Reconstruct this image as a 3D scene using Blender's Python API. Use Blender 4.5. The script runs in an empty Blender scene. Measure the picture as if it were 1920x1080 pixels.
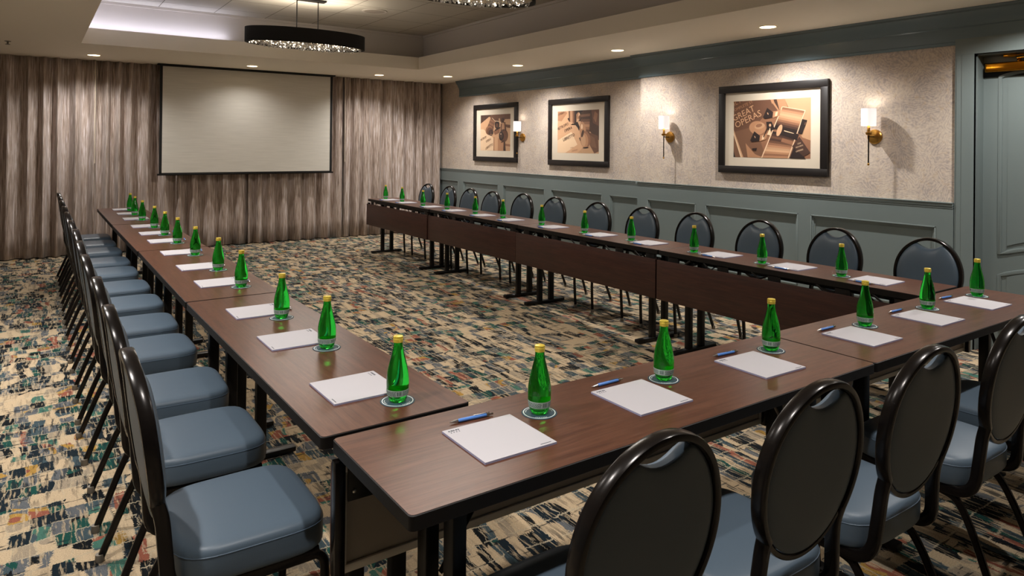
import bpy, bmesh, math, random
from math import sin, cos, pi, radians as RAD, sqrt
from mathutils import Vector, Matrix
S = bpy.context.scene
COL = S.collection

# ------------------------------------------------------------------ camera, exposure, world, large lights
H = 1.5068
yaw, pitch, roll = 0.6063, -0.0045, 0.0101
Fv = Vector((sin(yaw), cos(yaw), 0)); Rv = Vector((cos(yaw), -sin(yaw), 0)); Uv = Vector((0, 0, 1))
F2 = Fv*cos(pitch) - Uv*sin(pitch); U2 = Uv*cos(pitch) + Fv*sin(pitch)
R3 = Rv*cos(roll) + U2*sin(roll); U3 = U2*cos(roll) - Rv*sin(roll)
cd = bpy.data.cameras.new('camera'); cam = bpy.data.objects.new('camera', cd); COL.objects.link(cam)
cam.matrix_world = Matrix(((R3.x, U3.x, -F2.x, 0), (R3.y, U3.y, -F2.y, 0), (R3.z, U3.z, -F2.z, H), (0, 0, 0, 1)))
cd.sensor_width = 36; cd.sensor_fit = 'HORIZONTAL'; cd.lens = 1291.04/1920*36
cd.shift_y = -(540-267.17)/1920; cd.clip_start = 0.05
S.camera = cam
S.view_settings.view_transform = 'Standard'; S.view_settings.look = 'None'
S.view_settings.gamma = 1; S.view_settings.use_curve_mapping = False
S.view_settings.exposure = 0.55
w = bpy.data.worlds.new('World'); S.world = w; w.use_nodes = True
w.node_tree.nodes['Background'].inputs[0].default_value = (0.5, 0.5, 0.52, 1)
w.node_tree.nodes['Background'].inputs[1].default_value = 0.02

ZS = 2.585        # soffit height
DOWN = [(0.596, 10.02), (2.489, 9.98), (4.385, 9.96), (5.32, 9.46), (5.31, 7.54), (5.335, 5.645), (5.33, 3.725), (5.33, 1.83),
        (-0.28, 6.1), (-0.28, 5.2), (-0.28, 3.75), (-0.28, 1.9), (0.6, 0.9), (2.49, 0.95), (4.385, 0.95)]
PW_DOWN = [84, 27, 80, 90, 115, 92, 130, 105, 130, 130, 125, 112, 85, 66, 72]
P_PEND = 20; P_SCONCE = 0.7
def spot(x, y, z, power, size, blend, col, rad=0.03):
    l = bpy.data.lights.new('downlight_lamp', 'SPOT'); l.energy = power; l.spot_size = size; l.spot_blend = blend
    l.color = col; l.shadow_soft_size = rad
    o = bpy.data.objects.new('downlight_lamp', l); COL.objects.link(o); o.location = (x, y, z); return o
WARM = (1.0, 0.97, 0.935)
for (x, y), pw in zip(DOWN, PW_DOWN): spot(x, y, ZS-0.012, pw, RAD(142), 0.85, WARM)
PEND = [(2.46, 7.53), (2.46, 4.25)]
for x, y in PEND:
    l = bpy.data.lights.new('pendant_lamp', 'AREA'); l.shape = 'ELLIPSE'; l.size = 1.2; l.size_y = 0.5; l.energy = P_PEND; l.color = (1, .93, .84)
    o = bpy.data.objects.new('pendant_lamp', l); COL.objects.link(o); o.location = (x, y, 2.545)
    l = bpy.data.lights.new('pendant_uplamp', 'AREA'); l.shape = 'ELLIPSE'; l.size = 1.1; l.size_y = 0.45; l.energy = 8; l.color = (1, .88, .72)
    o = bpy.data.objects.new('pendant_uplamp', l); COL.objects.link(o); o.location = (x, y, 2.735); o.rotation_euler = (pi, 0, 0)

# ------------------------------------------------------------------ helpers
def lin(c):
    return tuple(((v/255)/12.92 if v/255 <= .04045 else ((v/255+.055)/1.055)**2.4) for v in c)
MATS = {}
def mat(name, rgb, rough=.5, metal=0, spec=.5, coat=0, trans=0, ior=1.45, emit=None, es=0, bump=None, coatr=.05):
    m = bpy.data.materials.new(name); m.use_nodes = True; nt = m.node_tree; b = nt.nodes['Principled BSDF']
    b.inputs['Base Color'].default_value = (*lin(rgb), 1); b.inputs['Roughness'].default_value = rough
    b.inputs['Metallic'].default_value = metal; b.inputs['Specular IOR Level'].default_value = spec
    b.inputs['Coat Weight'].default_value = coat; b.inputs['Coat Roughness'].default_value = coatr
    b.inputs['Transmission Weight'].default_value = trans; b.inputs['IOR'].default_value = ior
    if emit: b.inputs['Emission Color'].default_value = (*lin(emit), 1); b.inputs['Emission Strength'].default_value = es
    # every surface carries a faint procedural variation in roughness and relief
    n = nt.nodes.new('ShaderNodeTexNoise'); n.inputs['Scale'].default_value = (bump or (60, .0))[0]
    n.inputs['Detail'].default_value = 3
    tc = nt.nodes.new('ShaderNodeTexCoord'); nt.links.new(tc.outputs['Object'], n.inputs['Vector'])
    if bump:
        bp = nt.nodes.new('ShaderNodeBump'); bp.inputs['Strength'].default_value = bump[1]; bp.inputs['Distance'].default_value = .01
        nt.links.new(n.outputs['Fac'], bp.inputs['Height']); nt.links.new(bp.outputs[0], b.inputs['Normal'])
    elif not trans:
        mr = nt.nodes.new('ShaderNodeMapRange'); mr.inputs['To Min'].default_value = max(0, rough-.03); mr.inputs['To Max'].default_value = rough+.03
        nt.links.new(n.outputs['Fac'], mr.inputs['Value']); nt.links.new(mr.outputs[0], b.inputs['Roughness'])
    MATS[name] = m; return m
class NT:
    def __init__(s, m): s.m = m; s.t = m.node_tree; s.b = s.t.nodes['Principled BSDF']; s.tc = s.t.nodes.new('ShaderNodeTexCoord')
    def n(s, typ, **k):
        x = s.t.nodes.new('ShaderNode'+typ)
        for a, v in k.items():
            if a.startswith('_'): x.inputs[a[1:].replace('_', ' ')].default_value = v
            else: setattr(x, a, v)
        return x
    def l(s, a, b): s.t.links.new(a, b)
    def math(s, op, a, b=None, c=None):
        x = s.t.nodes.new('ShaderNodeMath'); x.operation = op
        for i, v in enumerate((a, b, c)):
            if v is None: continue
            if isinstance(v, (int, float)): x.inputs[i].default_value = v
            else: s.l(v, x.inputs[i])
        return x.outputs[0]
    def map(s, src, scale=(1, 1, 1), loc=(0, 0, 0), rot=(0, 0, 0)):
        x = s.t.nodes.new('ShaderNodeMapping'); s.l(src, x.inputs[0])
        x.inputs['Scale'].default_value = scale; x.inputs['Location'].default_value = loc; x.inputs['Rotation'].default_value = rot
        return x.outputs[0]
    def noise(s, vec, scale, detail=3, rough=.5, dist=0):
        x = s.n('TexNoise'); s.l(vec, x.inputs['Vector']); x.inputs['Scale'].default_value = scale
        x.inputs['Detail'].default_value = detail; x.inputs['Roughness'].default_value = rough; x.inputs['Distortion'].default_value = dist
        return x.outputs['Fac']
    def ramp(s, fac, stops, interp='LINEAR'):
        x = s.n('ValToRGB'); x.color_ramp.interpolation = interp; e = x.color_ramp.elements
        while len(e) < len(stops): e.new(.5)
        for i, (p, c) in enumerate(stops):
            e[i].position = p; e[i].color = (*lin(c), 1) if not isinstance(c, (int, float)) else (c, c, c, 1)
        s.l(fac, x.inputs[0]); return x.outputs[0]
    def mix(s, fac, a, b, mode='MIX'):
        x = s.n('Mix'); x.data_type = 'RGBA'; x.blend_type = mode
        for i, v in ((0, fac), (6, a), (7, b)):
            if isinstance(v, (int, float)): x.inputs[i].default_value = v
            elif isinstance(v, tuple): x.inputs[i].default_value = (*lin(v), 1)
            else: s.l(v, x.inputs[i])
        return x.outputs[2]
    def col(s, v): s.l(v, s.b.inputs['Base Color'])
    def bump(s, h, strength, dist=.01):
        x = s.n('Bump'); x.inputs['Strength'].default_value = strength; x.inputs['Distance'].default_value = dist
        s.l(h, x.inputs['Height']); s.l(x.outputs[0], s.b.inputs['Normal'])

def link(name, me, parent=None):
    o = bpy.data.objects.new(name, me); COL.objects.link(o)
    if parent: o.parent = parent
    return o
def build(name, bm, mats, parent=None, smooth=True, loc=None):
    if not isinstance(mats, (list, tuple)): mats = [mats]
    bmesh.ops.recalc_face_normals(bm, faces=bm.faces)
    me = bpy.data.meshes.new(name); bm.to_mesh(me); bm.free()
    for m in mats: me.materials.append(m)
    if smooth:
        for p in me.polygons: p.use_smooth = True
        me.set_sharp_from_angle(angle=RAD(38))
    o = link(name, me, parent)
    if loc: o.location = loc
    return o
def box(bm, lo, hi, bev=0, seg=2, mi=0, M=None):
    lo = Vector(lo); hi = Vector(hi)
    for i in range(3):
        if lo[i] > hi[i]: lo[i], hi[i] = hi[i], lo[i]
    r = bmesh.ops.create_cube(bm, size=1); vs = r['verts']
    for v in vs: v.co = Vector([lo[i]+(v.co[i]+.5)*(hi[i]-lo[i]) for i in range(3)])
    fs = set(f for v in vs for f in v.link_faces)
    for f in fs: f.material_index = mi
    if bev:
        es = list(set(e for f in fs for e in f.edges))
        rr = bmesh.ops.bevel(bm, geom=es, offset=bev, segments=seg, profile=.5, affect='EDGES')
        vs = list(set(rr['verts']) | set(v for v in vs if v.is_valid))
        for f in rr['faces']: f.material_index = mi
    if M is not None:
        allv = set()
        for v in vs:
            if v.is_valid: allv.add(v)
        for v in list(allv):
            for f in v.link_faces: allv.update(f.verts)
        for v in allv: v.co = M @ v.co
    return vs
def lathe(bm, prof, seg=24, c=(0, 0, 0), mi=0, axis='z', sx=1, sy=1, cap=True):
    rings = []
    for r, z in prof:
        ring = []
        for i in range(seg):
            a = 2*pi*i/seg; p = (r*cos(a)*sx, r*sin(a)*sy, z)
            if axis == 'x': p = (p[2], p[0], p[1])
            if axis == 'y': p = (p[0], p[2], p[1])
            ring.append(bm.verts.new((p[0]+c[0], p[1]+c[1], p[2]+c[2])))
        rings.append(ring)
    for a, b in zip(rings, rings[1:]):
        for i in range(seg):
            j = (i+1) % seg
            f = bm.faces.new((a[i], a[j], b[j], b[i])); f.material_index = mi
    if cap:
        for ring in (rings[0], rings[-1]):
            f = bm.faces.new(ring); f.material_index = mi
    return rings
def sweep(bm, pts, avs, ha, hb, seg=10, n=2.6, mi=0, closed=False, cap=True):
    """sweep a rounded section along pts; avs = thin-axis direction at each point"""
    N = len(pts); rings = []
    for i in range(N):
        p = Vector(pts[i])
        q0 = Vector(pts[(i-1) % N] if closed or i > 0 else pts[0]); q1 = Vector(pts[(i+1) % N] if closed or i < N-1 else pts[-1])
        t = (q1-q0).normalized(); a = Vector(avs[i] if isinstance(avs, list) else avs); a = (a - t*a.dot(t)).normalized(); b = t.cross(a)
        ring = []
        for k in range(seg):
            an = 2*pi*k/seg; c, s = cos(an), sin(an)
            ring.append(bm.verts.new(p + a*ha*math.copysign(abs(c)**(2/n), c) + b*hb*math.copysign(abs(s)**(2/n), s)))
        rings.append(ring)
    pr = list(zip(rings, rings[1:])) + ([(rings[-1], rings[0])] if closed else [])
    for r0, r1 in pr:
        for k in range(seg):
            j = (k+1) % seg
            f = bm.faces.new((r0[k], r0[j], r1[j], r1[k])); f.material_index = mi
    if cap and not closed:
        for r in (rings[0], rings[-1]):
            f = bm.faces.new(r); f.material_index = mi
def smooth_path(pts, it=3):
    """Chaikin corner cutting, ends kept"""
    P = [Vector(p) for p in pts]
    for _ in range(it):
        Q = [P[0]]
        for a, b in zip(P, P[1:]): Q += [a*.75+b*.25, a*.25+b*.75]
        Q.append(P[-1]); P = Q
    return P
def prism(bm, outline, fn, d0, d1, mi=0):
    """outline: 2D points; fn(u,v,d) -> 3D; extruded from d0 to d1"""
    A = [bm.verts.new(fn(u, v, d0)) for u, v in outline]; B = [bm.verts.new(fn(u, v, d1)) for u, v in outline]
    n = len(A)
    for i in range(n):
        j = (i+1) % n; f = bm.faces.new((A[i], A[j], B[j], B[i])); f.material_index = mi
    for r in (A, B): f = bm.faces.new(r); f.material_index = mi
def tag(o, label, cat, group=None):
    o['label'] = label; o['category'] = cat
    if group: o['group'] = group
    return o
def empty(name, loc=(0, 0, 0), rz=0):
    o = bpy.data.objects.new(name, None); COL.objects.link(o); o.location = loc; o.rotation_euler = (0, 0, rz); o.empty_display_size = .1
    return o
def struct(name, bm, m, **k):
    o = build(name, bm, m, **k); o['kind'] = 'structure'; return o
def kids(o): return [c for c in bpy.data.objects if c.parent == o]
def copy_tree(o, parent=None):
    c = o.copy(); COL.objects.link(c)
    if parent: c.parent = parent
    for k in CH.get(o.name, []): copy_tree(k, c)
    return c
CH = {}
def index_children():
    CH.clear()
    for o in bpy.data.objects:
        if o.parent: CH.setdefault(o.parent.name, []).append(o)
ORD = ['first', 'second', 'third', 'fourth', 'fifth', 'sixth', 'seventh', 'eighth', 'ninth', 'tenth', 'eleventh', 'twelfth']

# ------------------------------------------------------------------ materials
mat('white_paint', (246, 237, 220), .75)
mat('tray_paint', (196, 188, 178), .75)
mat('trim_paint', (112, 122, 121), .24, bump=(25, .03))
mat('crown_paint', (104, 120, 127), .24, bump=(25, .03))
mat('black_metal', (20, 18, 17), .38, metal=.3)
mat('bronze', (29, 25, 23), .22, metal=.5)
mat('steel', (190, 188, 180), .3, metal=1)
mat('aluminium', (205, 199, 188), .4, metal=.3)
mat('edge_black', (17, 14, 13), .5, spec=.3)
mat('vinyl', (79, 93, 106), .42, spec=.45, bump=(420, .05))
mat('vinyl_seam', (72, 88, 104), .5)
mat('paper', (184, 180, 184), .8)
mat('pad_edge', (160, 160, 190), .8)
mat('print_ink', (70, 72, 80), .8)
mat('pen_blue', (86, 134, 210), .35, coat=.3)
mat('chrome', (205, 203, 200), .2, metal=1)
mat('coaster_teal', (44, 66, 78), .6)
mat('coaster_white', (225, 228, 228), .6)
mat('gold_cap', (238, 210, 84), .28, metal=.4)
mat('brass', (196, 148, 74), .3, metal=1)
mat('closer_brass', (190, 125, 30), .16, metal=1)
mat('frame_black', (30, 26, 25), .4)
mat('low_bounce_dark', (40, 38, 36), .8)
mat('mat_board', (214, 200, 180), .8)
mat('screen_black', (14, 14, 14), .7)
mat('drum_black', (17, 15, 14), .75)
mat('rubber', (120, 112, 100), .5)
mat('lampglow', (255, 240, 215), .5, emit=(255, 226, 180), es=9)
mat('coveglow', (235, 238, 255), .5, emit=(225, 228, 255), es=10)
mat('shadeglow', (225, 222, 220), .8, emit=(255, 246, 240), es=.5)
mat('bottle_glass', (50, 222, 70), .02, trans=1, ior=1.33)
mat('crystal', (225, 225, 225), .05, trans=.35, ior=1.6, spec=1)
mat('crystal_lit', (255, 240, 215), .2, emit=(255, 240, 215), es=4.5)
mat('label_pale', (176, 196, 186), .6)
mat('label_ink', (40, 70, 66), .6)
mat('glass_clear', (255, 255, 255), .02)
mat('daylight', (60, 66, 76), .5, emit=(150, 190, 255), es=.012)
M = MATS
def glazing():
    m = M['glass_clear']; nt = m.node_tree; out = nt.nodes['Material Output']
    tr = nt.nodes.new('ShaderNodeBsdfTransparent'); gl = nt.nodes.new('ShaderNodeBsdfGlossy'); gl.inputs['Roughness'].default_value = .02
    fr = nt.nodes.new('ShaderNodeLayerWeight'); fr.inputs[0].default_value = .5; pw = nt.nodes.new('ShaderNodeMath'); pw.operation = 'POWER'; pw.inputs[1].default_value = 4.5; ma = nt.nodes.new('ShaderNodeMath'); ma.operation = 'MULTIPLY_ADD'; ma.inputs[1].default_value = .6; ma.inputs[2].default_value = .035; nt.links.new(fr.outputs['Facing'], pw.inputs[0]); nt.links.new(pw.outputs[0], ma.inputs[0]); mx = nt.nodes.new('ShaderNodeMixShader')
    nt.links.new(ma.outputs[0], mx.inputs[0]); nt.links.new(tr.outputs[0], mx.inputs[1]); nt.links.new(gl.outputs[0], mx.inputs[2])
    nt.links.new(mx.outputs[0], out.inputs[0])
glazing()

def mk_wood(name, c0, c1, c2, rough, coat):
    m = mat(name, c1, rough, coat=coat, coatr=.12); t = NT(m)
    v = t.map(t.tc.outputs['Object'], (1.2, 16, 16))
    n1 = t.noise(v, 3.5, 6, .6, .6); v2 = t.map(t.tc.outputs['Object'], (4, 130, 130)); n2 = t.noise(v2, 2.0, 4, .6)
    f = t.math('ADD', t.math('MULTIPLY', n1, .62), t.math('MULTIPLY', n2, .38))
    t.col(t.ramp(f, [(.3, c0), (.5, c1), (.7, c2)])); t.bump(n2, .05, .002)
    return m
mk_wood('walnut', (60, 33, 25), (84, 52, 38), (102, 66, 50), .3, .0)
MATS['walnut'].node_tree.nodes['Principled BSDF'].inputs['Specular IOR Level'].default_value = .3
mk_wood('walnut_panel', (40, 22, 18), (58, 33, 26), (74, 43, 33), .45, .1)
def mk_carpet():
    m = mat('carpet', (120, 110, 100), .95, spec=.15); t = NT(m); P = t.tc.outputs['Object']
    wn = t.n('TexNoise'); wn.inputs['Scale'].default_value = 2.2; wn.inputs['Detail'].default_value = 3; t.l(P, wn.inputs['Vector'])
    sub = t.n('VectorMath', operation='SUBTRACT'); t.l(wn.outputs['Color'], sub.inputs[0]); sub.inputs[1].default_value = (.5, .5, .5)
    sc = t.n('VectorMath', operation='SCALE'); t.l(sub.outputs[0], sc.inputs[0]); sc.inputs['Scale'].default_value = .16
    ad = t.n('VectorMath', operation='ADD'); t.l(P, ad.inputs[0]); t.l(sc.outputs[0], ad.inputs[1])
    sp = t.n('SeparateXYZ'); t.l(ad.outputs[0], sp.inputs[0]); X, Y = sp.outputs[0], sp.outputs[1]
    fine = t.noise(t.map(P, (130, 13, 1)), 1.0, 3)            # short brush threads along y
    fx = t.noise(t.map(P, (12, 120, 1), loc=(2, 9, 0)), 1.0, 2)
    fine2 = t.noise(P, 230, 2)
    def layer(wx, wy, seed, rag=.32):
        r = t.math('ADD', t.math('DIVIDE', Y, wy), t.math('MULTIPLY', fine, rag)); row = t.math('FLOOR', r)
        w1 = t.n('TexWhiteNoise', noise_dimensions='1D'); t.l(t.math('ADD', row, seed), w1.inputs['W'])
        u = t.math('ADD', t.math('DIVIDE', X, wx), t.math('MULTIPLY', w1.outputs[0], 7.3))
        u = t.math('ADD', u, t.math('MULTIPLY', t.math('SUBTRACT', fx, .5), .35))
        cell = t.math('FLOOR', u)
        cx = t.n('CombineXYZ'); t.l(cell, cx.inputs[0]); t.l(row, cx.inputs[1]); cx.inputs[2].default_value = seed
        w2 = t.n('TexWhiteNoise', noise_dimensions='3D'); t.l(cx.outputs[0], w2.inputs['Vector'])
        return w2.outputs[0], t.math('FRACT', u), t.math('FRACT', r)
    big = t.noise(P, .8, 2); mid = t.noise(t.map(P, loc=(4, 1, 0)), 2.2, 2)
    shift = t.math('MULTIPLY', t.math('SUBTRACT', t.math('ADD', t.math('MULTIPLY', big, .5), t.math('MULTIPLY', mid, .5)), .5), 1.3)
    v1, fu, fr = layer(.066, .105, 3.0, .25); v2, gu, gr = layer(.036, .2, 17.0, .3); v3, hu, hr = layer(.26, .34, 41.0, .2)
    cream, beige, taupe = (198, 175, 143), (160, 145, 124), (98, 101, 104)
    navy, black, slate = (22, 34, 42), (14, 18, 21), (66, 82, 88)
    teal, teal2, rust, must = (26, 74, 66), (70, 112, 98), (146, 86, 68), (172, 134, 66)
    k1 = t.math('ADD', v1, shift)
    C1 = t.ramp(k1, [(0, cream), (.14, beige), (.22, cream), (.32, taupe), (.44, must), (.465, rust), (.51, teal2), (.57, slate), (.66, navy), (.77, teal), (.85, black), (.97, cream)], 'CONSTANT')
    k2 = t.math('ADD', v2, t.math('MULTIPLY', shift, .9))
    C2 = t.ramp(k2, [(0, cream), (.2, taupe), (.32, cream), (.44, navy), (.58, beige), (.66, black), (.8, slate), (.88, teal), (.95, rust)], 'CONSTANT')
    C = t.mix(t.math('GREATER_THAN', v3, .5), C1, C2)
    # brushed streaks that break every block up: dark on pale, pale on dark
    st1 = t.ramp(t.noise(t.map(P, (48, 6, 1), loc=(3, 3, 0), rot=(0, 0, .12)), 1.0, 5, .6), [(.51, 0.0), (.57, 1.0)])
    dens = t.ramp(t.noise(t.map(P, loc=(9, 2, 0)), 1.7, 2), [(.38, 0.0), (.62, 1.0)])
    C = t.mix(t.math('MULTIPLY', t.math('MULTIPLY', st1, dens), .85), C, (30, 38, 44))
    st2 = t.ramp(t.noise(t.map(P, (70, 8, 1), loc=(13, 7, 0), rot=(0, 0, .12)), 1.0, 5, .6), [(.53, 0.0), (.60, 1.0)])
    C = t.mix(t.math('MULTIPLY', st2, .7), C, (194, 172, 140))
    st3 = t.ramp(t.noise(t.map(P, (6, 42, 1), loc=(1, 7, 0)), 1.0, 3, .55), [(.62, 0.0), (.65, 1.0)])
    C = t.mix(t.math('MULTIPLY', st3, .8), C, (24, 34, 40))
    # pale thread lines between rows and blocks
    gap = t.math('MAXIMUM', t.math('LESS_THAN', fr, .07), t.math('LESS_THAN', fu, .05))
    gap = t.math('MULTIPLY', gap, t.math('GREATER_THAN', t.noise(t.map(P, (7, 7, 1)), 1.3, 2), .44))
    C = t.mix(t.math('MULTIPLY', gap, .8), C, (186, 172, 146))
    g = t.ramp(fine2, [(.3, .62), (.7, 1.0)])
    C = t.mix(1.0, C, g, 'MULTIPLY')
    t.col(C); t.bump(t.noise(P, 320, 2), .5, .004)
mk_carpet()
def mk_curtain():
    m = mat('curtain_velour', (140, 120, 106), .55, spec=.3); t = NT(m); P = t.tc.outputs['Object']
    a = t.noise(t.map(P, (60, 60, 3.2)), 1.0, 5, .6, .3); b = t.noise(t.map(P, (140, 140, 6)), 1.0, 3); c = t.noise(t.map(P, (5, 5, .9)), 1, 2)
    f = t.math('ADD', t.math('ADD', t.math('MULTIPLY', a, .5), t.math('MULTIPLY', b, .3)), t.math('MULTIPLY', c, .2))
    t.col(t.ramp(f, [(.38, (106, 90, 80)), (.47, (160, 142, 130)), (.54, (186, 170, 160)), (.62, (222, 212, 212))]))
    t.bump(f, .25, .006); t.b.inputs['Sheen Weight'].default_value = .25
mk_curtain()
def mk_wallpaper():
    m = mat('wallpaper', (190, 172, 156), .6, spec=.35); t = NT(m); P = t.tc.outputs['Object']
    vo = t.n('TexVoronoi', feature='DISTANCE_TO_EDGE'); vo.inputs['Scale'].default_value = 4.2
    nz = t.n('TexNoise'); nz.inputs['Scale'].default_value = 9; t.l(P, nz.inputs['Vector'])
    mixv = t.n('Mix'); mixv.data_type = 'VECTOR'; mixv.inputs[0].default_value = .1; t.l(P, mixv.inputs[4]); t.l(nz.outputs['Color'], mixv.inputs[5])
    t.l(mixv.outputs[1], vo.inputs['Vector'])
    rings = t.math('SINE', t.math('MULTIPLY', vo.outputs['Distance'], 95))
    f = t.math('ADD', t.math('MULTIPLY', rings, .075), t.math('ADD', t.math('MULTIPLY', t.noise(P, 60, 4), .6), t.math('MULTIPLY', t.noise(P, 5, 2), .4)))
    base = t.ramp(f, [(.34, (168, 156, 150)), (.5, (192, 177, 164)), (.66, (206, 192, 176))])
    och = t.ramp(t.noise(t.map(P, loc=(3, 5, 1)), 22, 3), [(.55, 0.0), (.72, 1.0)])
    t.col(t.mix(t.math('MULTIPLY', och, .35), base, (188, 160, 122)))
    t.bump(f, .08, .003)
mk_wallpaper()
def mk_tile():
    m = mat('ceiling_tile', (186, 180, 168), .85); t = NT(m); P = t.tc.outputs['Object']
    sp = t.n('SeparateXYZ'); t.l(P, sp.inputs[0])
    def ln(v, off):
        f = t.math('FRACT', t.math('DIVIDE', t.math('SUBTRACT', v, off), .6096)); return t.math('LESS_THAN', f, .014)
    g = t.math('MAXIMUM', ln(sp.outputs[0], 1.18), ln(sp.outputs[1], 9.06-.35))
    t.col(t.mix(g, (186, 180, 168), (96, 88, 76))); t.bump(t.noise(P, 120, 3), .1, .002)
mk_tile()
def mk_screen():
    m = mat('screen_fabric', (206, 200, 190), .7, spec=.3); t = NT(m); P = t.tc.outputs['Object']
    n = t.noise(t.map(P, (3, 3, 60)), 1, 2)
    t.col(t.ramp(n, [(.3, (208, 203, 193)), (.7, (217, 212, 202))]))
mk_screen()
mat('panel_taupe', (160, 150, 138), .5)

# ------------------------------------------------------------------ room shell
XL, XF, XN, YB, YW, YJ = -2.4, 5.93, 5.86, -4.0, 10.95, 5.80
bm = bmesh.new(); box(bm, (XL, YB, -.1), (XF+.3, YW, 0)); struct('floor', bm, M['carpet'], smooth=False)
TX0, TX1, TY0, TY1 = .41, 4.53, 2.85, 8.91; ZF = ZS+.176; ZT = 3.1
bm = bmesh.new()
for lo, hi in [((XL, YB, ZS), (TX0, YW, ZF)), ((TX1, YB, ZS), (XF+.3, YW, ZF)), ((TX0, YB, ZS), (TX1, TY0, ZF)), ((TX0, TY1, ZS), (TX1, YW, ZF))]:
    box(bm, lo, hi)
struct('ceiling', bm, M['white_paint'], smooth=False)
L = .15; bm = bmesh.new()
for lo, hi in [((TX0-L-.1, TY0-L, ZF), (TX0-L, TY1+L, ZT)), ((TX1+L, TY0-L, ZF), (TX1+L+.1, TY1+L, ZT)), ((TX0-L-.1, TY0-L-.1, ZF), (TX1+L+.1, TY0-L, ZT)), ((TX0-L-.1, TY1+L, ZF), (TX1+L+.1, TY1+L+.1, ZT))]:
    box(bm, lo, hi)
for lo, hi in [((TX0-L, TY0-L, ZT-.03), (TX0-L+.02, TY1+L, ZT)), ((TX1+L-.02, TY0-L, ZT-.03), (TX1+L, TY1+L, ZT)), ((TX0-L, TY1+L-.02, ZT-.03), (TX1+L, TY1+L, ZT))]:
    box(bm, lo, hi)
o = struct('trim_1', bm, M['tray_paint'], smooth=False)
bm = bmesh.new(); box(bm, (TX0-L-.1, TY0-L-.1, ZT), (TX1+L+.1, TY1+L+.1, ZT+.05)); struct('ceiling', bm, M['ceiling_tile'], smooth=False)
# walls
bm = bmesh.new()
box(bm, (XF, YJ, 0), (XF+.3, YW, ZS)); struct('wall_right', bm, M['wallpaper'], smooth=False)
DY0, DY1, DZ = 1.33, 2.285, 2.235
bm = bmesh.new(); box(bm, (XN, DY1, 0), (XF+.3, YJ, ZS)); box(bm, (XN, YB, 0), (XF+.3, DY0, ZS)); box(bm, (XN, DY0, DZ), (XF+.3, DY1, ZS))
struct('wall_right', bm, M['wallpaper'], smooth=False)
bm = bmesh.new(); box(bm, (XL, YW, 0), (XF+.3, YW+.1, ZS)); struct('wall_far', bm, M['white_paint'], smooth=False)
bm = bmesh.new(); box(bm, (XL, YB-.1, 0), (XF+.3, YB, ZS)); struct('wall_near', bm, M['low_bounce_dark'], smooth=False)  # unseen near wall, coloured dark to cut bounce light onto the chair backs
bm = bmesh.new(); box(bm, (XL-.1, YB, 0), (XL, YW, ZS)); struct('wall_left', bm, M['wallpaper'], smooth=False)

# wainscot: panelled boarding with raised frames and a capped rail
def wains(x, y0, y1, panels, ztop=1.10, sgn=-1):
    bm = bmesh.new(); d = sgn; zb, zt = .24, .905; T = .03
    box(bm, (x, y0, 0), (x+d*.006, y1, ztop-.02))
    box(bm, (x+d*.004, y0, 0), (x+d*T, y1, zb)); box(bm, (x+d*.004, y0, zt), (x+d*T, y1, ztop-.04))
    ps = sorted((min(p), max(p)) for p in panels); yy = y0
    for a, b in ps + [(y1, y1)]:
        if a > yy+.001: box(bm, (x+d*.004, yy, zb), (x+d*T, a, zt))
        yy = b
    box(bm, (x, y0, ztop-.05), (x+d*(T+.003), y1, ztop-.034), .003); box(bm, (x, y0, ztop-.034), (x+d*(T+.008), y1, ztop-.010), .006)
    box(bm, (x, y0, ztop-.010), (x+d*(T+.014), y1, ztop), .003)
    for a, b in ps:      # ovolo moulding stepping down into each sunk field
        for k, (w_, h_) in enumerate(((.012, T+.004), (.026, .022), (.036, .013))):
            for lo, hi in (((a, zt-w_), (b, zt)), ((a, zb), (b, zb+w_)), ((a, zb), (a+w_, zt)), ((b-w_, zb), (b, zt))):
                box(bm, (x+d*.004, lo[0], lo[1]), (x+d*h_, hi[0], hi[1]), .0025)
    return bm
struct('trim_2', wains(XF, YJ, YW, [(10.8, 10.09), (9.937, 8.873), (8.741, 7.695), (7.549, 6.5), (6.363, 5.84)]), M['trim_paint'])
bm = wains(XN, DY1+.14, YJ, [(5.65, 4.939), (4.811, 3.735), (3.613, 2.548)])
box(bm, (XN-.03, YJ-.0, 0), (XF, YJ+.012, 1.06)); box(bm, (XN-.044, YJ-.0, 1.066), (XF, YJ+.03, 1.10), .004)
struct('trim_2', bm, M['trim_paint'])
bm = bmesh.new()
for x, a, b in ((XF, YJ, YW), (XN, DY1+.14, YJ), (XN, YB, DY0-.14)):
    box(bm, (x, a, 0), (x-.044, b, .115), .004); box(bm, (x, a, .115), (x-.038, b, .135), .006)
struct('baseboard_right', bm, M['trim_paint'])
struct('trim_3', wains(XL, YB, YW, [(y, y+1.05) for y in (-2.3, -1.1, .1, 1.3, 2.5, 3.7, 4.9, 6.1, 7.3, 8.5, 9.7)], sgn=1), M['trim_paint'])
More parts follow.
